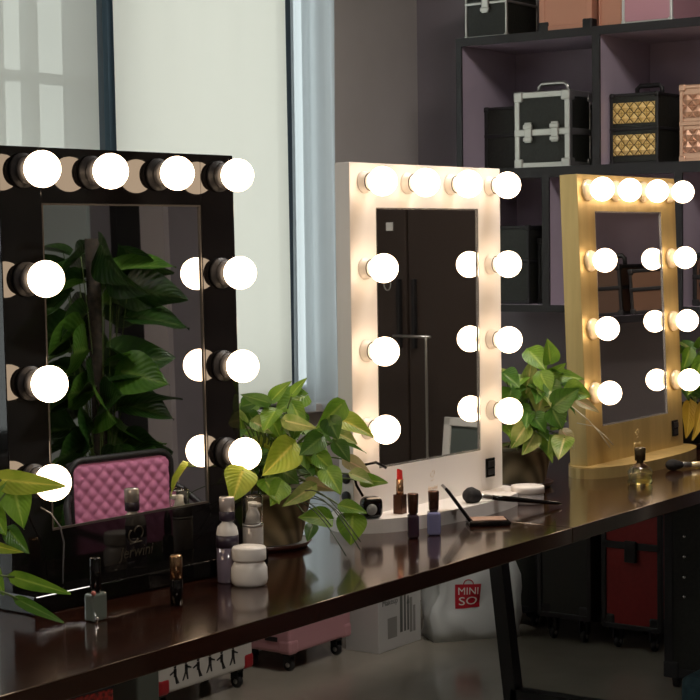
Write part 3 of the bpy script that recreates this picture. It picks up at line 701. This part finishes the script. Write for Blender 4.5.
MB().box(-.008, .002, -.0108, -.0095, .03, .055).build('label_patch', m_whitepl, tC)
tD = thing('cream_jar', 'white cream jar with a waisted neck at front of the bottles', 'jar', (1.086, .205, TZ))
cyl((.028, 0), (.0325, .004), (.034, .012), (.0335, .032), (.029, .041), (.026, .045), (.026, .048)).build('body', m_whitepl, tD)
cyl((.031, .047), (.0318, .049), (.0318, .068), (.030, .071), (.001, .0735)).build('lid', m_whitepl, tD)
tE = thing('nail_polish_bottle', 'grey-green nail polish with tall black cap beside the left edge plant', 'bottle', (.708, .232, TZ))
MB().box(-.018, .018, -.011, .011, 0, .048, .005, 3).build('glass_body', mat('grey_green_polish', (.14, .16, .135), .08, 0, Coat_Weight=1.0), tE)
cyl((.0085, .047), (.0085, .052), (.0095, .053), (.0095, .105), (.008, .107)).build('cap', m_black, tE)
MB().tube([(-.016, -.013, .018), (-.014, -.014, .004), (-.013, -.014, -.0)], .0018, 6).sphere((-.013, -.0145, .006), .0038, 12).build('charm', m_chrome, tE, label='tiny silver charm')
MB().sphere((-.017, -.012, .050), .0042, 12).build('bead', mat('coral_bead', (.55, .15, .12), .3), tE, label='coral bead')
tF = thing('lipstick', 'closed lipstick tube with bronze top, right of the black-capped polish', 'lipstick', (.880, .203, TZ))
cyl((.0115, 0), (.0115, .044), (.0105, .045)).build('base', m_black, tF)
cyl((.0110, .0445), (.0110, .084), (.0095, .087), (.001, .087)).build('cap', m_bronze, tF)
# middle group
tG = thing('lipstick', 'open red lipstick standing on the white mirror base', 'lipstick', (1.772, .328, TZ+.030))
MB().box(-.0112, .0112, -.0112, .0112, 0, .043, .0015).build('base', m_brownmetal, tG)
cyl((.0085, .043), (.0085, .060), (.0078, .061), (.0078, .076)).build('inner_tube', mat('bronze_inner_tube', (.30, .17, .09), .25, .8), tG)
b_ = bmesh.new(); bmesh.ops.create_cone(b_, cap_ends=True, segments=24, radius1=.0068, radius2=.0068, depth=.024)
for v in b_.verts: 
    v.co.z += .088
    if v.co.z > .09: v.co.z += -.5*(v.co.x+.0068); v.co.y *= .8
MB()._merge(b_).build('bullet', mat('red_lipstick', (.70, .035, .03), .3), tG, label='red lipstick bullet')
def polish(label, loc, liq, rw, rot):
    t = thing('nail_polish_bottle', label, 'bottle', loc, rot)
    MB().box(-rw, rw, -rw*.8, rw*.8, 0, .050, .006, 3).build('glass_body', liq, t)
    cyl((.008, .049), (.0085, .052), (.0105, .054), (.0120, .092), (.011, .0945), (.001, .095), n=24).build('cap', m_brownmetal, t)
polish('dark purple nail polish with brown cap', (1.672, .228, TZ), mat('dark_purple_polish', (.035, .012, .03), .1, 0, Coat_Weight=1.0), .0155, .6)
polish('lavender blue nail polish with brown cap', (1.728, .212, TZ), mat('lavender_polish', (.22, .22, .40), .1, 0, Coat_Weight=1.0), .0185, .6)
# powder compact, open
cp = thing('powder_compact', 'open black powder compact with its mirror lid raised', 'compact', (1.876, .218, TZ), math.radians(-50))
MB().box(0, .092, -.033, .033, 0, .011, .003).build('tray', m_black, cp)
MB().box(.008, .084, -.026, .026, .0112, .0135, .001).build('powder', mat('pressed_powder', (.28, .16, .11), .5), cp, label='pinkish beige powder')
TL = R('Y', -(180-54)) 
lid = MB().box(0, .092, -.033, .033, -.004, .003, .002, T=Tr(.001, 0, .012) @ TL).build('lid', m_black, cp)
MB().box(.008, .084, -.026, .026, -.0052, -.0042, T=Tr(.001, 0, .012) @ TL).build('lid_mirror', m_mirror, lid)
# brush between base and jar
def brush(name, label, A, B, rb, lb, m_bristle, m_h, r1=.0055):
    A, B = Vector(A), Vector(B); dvec = (B-A); Lb = dvec.length; q = dvec.to_track_quat('Z', 'Y')
    t = thing(name, label, 'brush', A); t.rotation_mode = 'QUATERNION'; t.rotation_quaternion = q
    MB().lathe([(.001, 0), (rb*.55, .004), (rb*.9, .013), (rb, lb*.45), (rb*.7, lb*.85), (r1+.001, lb)], 28).build('bristles', m_bristle, t)
    MB().lathe([(r1+.0008, lb-.004), (r1+.001, lb+.006), (r1, lb+.030)], 24).build('ferrule', m_silver, t)
    MB().lathe([(r1, lb+.030), (r1+.0012, lb+.07), (r1*.75, Lb-.012), (r1*.3, Lb)], 24).build('handle', m_h, t)
    return t
m_brist = noisy(mat('black_bristles', (.012, .010, .010), .8), 300, (.003, .003, .003), (.012, .010, .010), bump=.6)
brush('makeup_brush', 'large black makeup brush resting across the white mirror base', (1.968, .285, .800), (2.212, .165, .7572), .020, .047, m_brist, m_black)
brush('makeup_brush', 'makeup brush with a pale gold handle behind the perfume bottle', (2.915, .226, .7665), (3.08, .150, .7565), .016, .055, m_brist, mat('pale_gold_handle', (.75, .62, .38), .3, .4), .007)
tH = thing('cream_jar', 'low wide white lidded jar behind the large makeup brush', 'jar', (2.222, .262, TZ))
cyl((.036, 0), (.0385, .003), (.0385, .026)).build('body', mat('grey_jar_body', (.45, .42, .42), .35), tH)
cyl((.0405, .026), (.0405, .040), (.039, .0425), (.001, .0430)).build('lid', m_white, tH, label='white lid')
tI = thing('perfume_bottle', 'small round glass perfume bottle with dark cap', 'perfume', (2.64, .170, TZ))
cyl((.024, 0), (.0305, .003), (.0325, .010), (.0295, .017), (.030, .022), (.0325, .034), (.026, .045), (.012, .054), (.008, .057)).build('glass_body', mat('perfume_glass', (.97, .97, .90), .02, 0, Transmission_Weight=1.0, IOR=1.47), tI)
cyl((.025, .006), (.0275, .012), (.0255, .020), (.026, .028), (.001, .0305)).build('liquid', mat('yellow_perfume', (.85, .78, .35), .05, 0, Transmission_Weight=.9, IOR=1.33), tI)
cyl((.009, .056), (.009, .062), (.0135, .063), (.0145, .092), (.013, .096), (.001, .097)).build('cap', mat('smoky_bronze_cap', (.10, .075, .04), .12, .6), tI)
# plug and lead at the left end of the white mirror base
pg = thing('power_adapter', 'round black glossy adapter on the white base beside the pothos', 'adapter', (1.685, .345, TZ+.030), -.5)
MB().box(-.024, .024, -.018, .018, 0, .048, .014, 4).build('body', m_black, pg)
MB().lathe([(.012, 0), (.012, .003), (.004, .004)], 20, Tr(-.008, -.018, .022) @ R('X', 90)).build('face_disc', mat('grey_disc', (.3, .3, .28), .3), pg)
MB().tube([(-.02, 0, .050), (-.035, .0, .075), (-.04, -.0, .095), (-.02, -.005, .118), (.01, -.005, .122), (.035, -.005, .108)], .0032, 8).build('lead', m_black, pg)

# ---------------------------------------------------------------- cases and boxes under the table
def trolley(name, label, loc, rotz, w, dep, h, m_body, m_corner, cat='suitcase', z0=.07):
    t = thing(name, label, cat, loc, rotz)
    MB().box(-w/2, w/2, 0, dep, z0, h, .012, 3).build('body', m_body, t)
    for x in (-w/2-.002, w/2-.048):
        for z in (z0-.002, h-.048):
            MB().box(x, x+.05, -.003, .05, z, z+.05, .012, 3).build('corner_guard', m_corner, t)
            MB().box(x, x+.05, dep-.05, dep+.003, z, z+.05, .012, 3).build('corner_guard', m_corner, t)
    for x in (-w/2+.04, w/2-.04):
        for y in (.035, dep-.035):
            wh = MB().lathe([(.008, -.008), (.018, -.008), (.020, -.005), (.020, .005), (.018, .008), (.008, .008)], 24, Tr(x, y, .020) @ R('Y', 90)).build('wheel', m_blackm, t)
            MB().lathe([(.002, -.0095), (.008, -.0095), (.008, .0095), (.002, .0095)], 16, Tr(x, y, .020) @ R('Y', 90)).build('hub', m_silver, wh)
            MB().box(x-.016, x-.011, y-.012, y+.012, .03, z0).box(x+.011, x+.016, y-.012, y+.012, .03, z0).box(x-.016, x+.016, y-.014, y+.014, z0-.012, z0-.001).build('caster_fork', m_blackm, t)
    return t
m_prw = mat('white_printed_panel', (.50, .47, .42), .5)
s1 = trolley('trolley_case', 'white case printed with black figures and red corners under the table', (2.585, 1.575, 0), 0, .44, .20, .42, m_prw, mat('red_corner', (.30, .015, .02), .4), 'suitcase', .062)
for i, x in enumerate((-.15, -.10, -.045, .01, .065, .12)):
    z = .085+.004*(i % 2); y0, y1 = -.0012, .0
    s = 1 if i % 2 else -1
    g = MB()
    g.box(x-.006, x+.006, y0, y1, z+.022, z+.046).lathe([(.001, -.0008), (.006, -.0008), (.006, .0008), (.001, .0008)], 12, Tr(x, -.0004, z+.053) @ R('X', 90))
    g.prism([(x-.006, z+.024), (x+.002, z+.024), (x-.012*s, z), (x-.018*s, z)] if s > 0 else [(x-.002, z+.024), (x+.006, z+.024), (x+.018, z), (x+.012, z)], y0, y1)
    g.prism([(x-.002, z+.024), (x+.006, z+.024), (x+.010, z), (x+.004, z)], y0, y1)
    g.prism([(x, z+.044), (x, z+.037), (x+.022*s, z+.030), (x+.024*s, z+.034)], y0, y1)
    g.build('printed_figure', m_blackm, s1)
m_pinkbig = mat('dusty_pink_shell', (.50, .25, .27), .45)
s2 = trolley('trolley_case', 'dusty pink case on wheels under the table left of the carton', (3.15, 1.565, 0), 0, .34, .22, .42, m_pinkbig, m_pinkbig, 'suitcase', .062)
MB().box(-.1725, -.1702, .05, .10, .10, .115).build('badge', m_blackm, s2)
# white carton with brush picture
bx = thing('carton', 'white carton printed with makeup brushes on the floor', 'box', (3.49, 1.482, 0), .0)
m_cart = mat('white_carton', (.50, .485, .46), .6)
MB().box(-.13, .13, 0, .135, 0, .27, .002).build('box', m_cart, bx)
m_greyp = mat('grey_print', (.10, .10, .09), .6); m_greyl = mat('light_grey_print', (.24, .23, .21), .6)
for (x, w_, z) in ((.0, .015, .19), (.025, .010, .21), (.045, .009, .14)):
    MB().prism([(x, .05), (x+w_, .05), (x+w_, z), (x+w_+.003, z+.002), (x+w_-.002, z+.03), (x+.003, z+.03), (x-.003, z+.002), (x, z)], -.001, 0).build('brush_picture', m_greyp, bx)
for (a, b_, z) in ((-.075, -.02, .11), (.06, .075, .16), (.082, .094, .13)): MB().box(a, b_, -.001, 0, .04, z).build('pale_picture', m_greyl, bx)
text('carton_lettering', 'Makeup', .030, m_greyp, bx, Tr(-.06, -.0006, .165) @ UPRIGHT, extrude=.0004)
# plastic shopping bag
bg_ = thing('shopping_bag', 'white plastic shopping bag with a red logo square', 'bag', (3.77, 1.375, 0), math.radians(-38))
t_ = bmesh.new(); bmesh.ops.create_cube(t_, size=1); bmesh.ops.subdivide_edges(t_, edges=list(t_.edges), cuts=9, use_grid_fill=True)
for v in t_.verts:
    x, y, z = v.co; hz = z+.5
    tap = 1-.35*hz**2
    p = Vector((x*.34*tap, y*.17*tap, hz*.36))
    n = noise.noise_vector(p*9); p += n*.030*min(1, hz*5); n2 = noise.noise(Vector((p.x*30, p.y*30, p.z*8)))
    p += Vector((x, y, 0)).normalized()*n2*.010*(1 if hz > .05 else 0)
    if hz < .12: p.x *= .93; p.y *= .9
    if hz > .01: p.z += .02*noise.noise(p*14)
    p.z = max(0, p.z); v.co = p
for f in t_.faces: f.smooth = True
bag = MB()._merge(t_).build('bag', mat('white_polythene', (.60, .62, .60), .35), bg_)
m_redp = mat('red_logo_ink', (.45, .012, .025), .4)
def on_bag(me, off):          # lay flat artwork on the bag's front
    for v in me.vertices:
        ok, p, _, _ = bag.ray_cast(Vector((v.co.x, -1, v.co.z)), Vector((0, 1, 0)))
        if ok: v.co.y = p.y-off+v.co.y*.3
LX, LZ = -.035, .155
t_ = bmesh.new(); G = [[t_.verts.new((LX-.045+.09*i/14, 0, LZ-.042+.084*j/14)) for j in range(15)] for i in range(15)]
for i in range(14):
    for j in range(14): t_.faces.new((G[i][j], G[i+1][j], G[i+1][j+1], G[i][j+1]))
lg = MB()._merge(t_).build('logo_square', m_redp, bg_, label='red printed square with white letters'); on_bag(lg.data, .0015)
hd = MB().tube([(LX+x, 0, LZ+.042+z) for x, _, z in arc(0, 0, .016, 0, 180, 12)], .0020, 6).build('logo_handle', m_redp, lg); on_bag(hd.data, .002)
for s_t, sz, zz, sx_ in (('MINI', .036, LZ+.017, 1), ('SO', .040, LZ-.018, 1.4)):
    tx = text('logo_lettering', s_t, sz, m_whitepl, lg, Tr(LX, 0, zz) @ UPRIGHT, extrude=.0005, sx=sx_); on_bag(tx.data, .0035)

# dark trolley cases against the end wall
m_darkgrn = mat('green_black_panel', (.018, .021, .018), .35)
def floorcase(name, label, loc, w, dep, h, m_panel, z0=.06, band=None):
    t = trolley(name, label, loc, -PI/2, w, dep, h, m_panel, m_blackm, 'trolley case', z0)
    f = MB()
    for x in (-w/2-.004, w/2-.014): f.box(x, x+.018, -.005, .012, z0, h, .003)
    for z in (z0-.004, h-.014): f.box(-w/2, w/2, -.005, .012, z, z+.018, .003)
    if band: f.box(-w/2, w/2, -.005, .0, band-.012, band+.012, .002)
    f.build('trim', m_blackm, t)
    if band: MB().box(-.022, .022, -.016, -.004, band-.055, band+.018, .004).build('latch', m_blackm, t)
    return t
floorcase('trolley_case', 'plain black trolley case next to the shopping bag', (3.99, 1.30, 0), .16, .18, .62, m_leatherblk)
floorcase('trolley_case', 'green-black trolley case standing left of the red one', (3.85, 1.045, 0), .20, .28, .62, m_darkgrn, .085)
floorcase('trolley_case', 'deep red trolley case with black latch under the table', (3.85, .79, 0), .215, .28, .66, m_redcase, .075, band=.355)
sc = case('makeup_case', 'black studded case at the far right under the table', 'case', (3.47, .325, .0), .34, .24, .62, m_leatherblk, m_blackm, wheels=True, split=None, latches=0, handle=None, trimw=.03)
for z in (.29, .35, .413, .475):
    MB().sphere((-.10, -.004, z), .0055, 12).build('stud', m_chrome, sc)
te = thing('storage_crate', 'teal fabric crate on the floor at bottom right', 'crate', (3.20, .19, 0), -PI/2)
MB().box(-.13, .13, 0, .22, 0, .115, .02, 3).build('body', noisy(mat('teal_cloth', (.03, .07, .085), .7), 40, (.022, .055, .07), (.04, .09, .105), bump=.5), te)
# bottom left: red speckled box and dark grey one
rs = thing('patterned_box', 'red speckled box with black edges at bottom left under the table', 'box', (1.93, 1.46, 0), -.1)
MB().box(-.11, .11, 0, .16, 0, .19, .006).build('body', noisy(mat('red_speckle', (.25, .02, .015), .5), 90, (.05, .012, .008), (.36, .03, .02), detail=1), rs)
g = MB()
for x in (-.112, .098): g.box(x, x+.014, -.003, .163, .178, .193, .003)
for y in (-.003, .149): g.box(-.112, .112, y, y+.014, .178, .193, .003)
g.build('edges', m_blackm, rs)
gb = thing('storage_box', 'dark grey-green box left of the white printed case', 'box', (2.17, 1.44, 0), .0)
MB().box(-.045, .045, 0, .12, 0, .30, .006).build('body', mat('grey_green_board', (.075, .082, .065), .6), gb)
MB().box(-.048, .048, -.003, .123, .28, .31, .004).build('lid', mat('grey_green_lid', (.085, .09, .075), .6), gb)
# ---------------------------------------------------------------- groups of like things
GROUPS = {'vanity_mirror': 'bulb mirrors along the table', 'makeup_case': 'makeup cases on the wall shelf', 'trolley_case': 'trolley cases under the table',
          'nail_polish_bottle': 'nail polish bottles on the table', 'lipstick': 'lipsticks on the table', 'makeup_brush': 'makeup brushes on the table',
          'cream_jar': 'cream jars on the table', 'roller_blind': 'roller blinds at the window', 'curtain': 'curtains at the window', 'ceiling_lamp': 'ceiling panel lamps',
          'potted_pothos': 'potted pothos plants on the table'}
for o in scene.objects:
    k = o.name.split('.')[0]
    if o.parent is None and k in GROUPS and o is not sc: o['group'] = GROUPS[k]
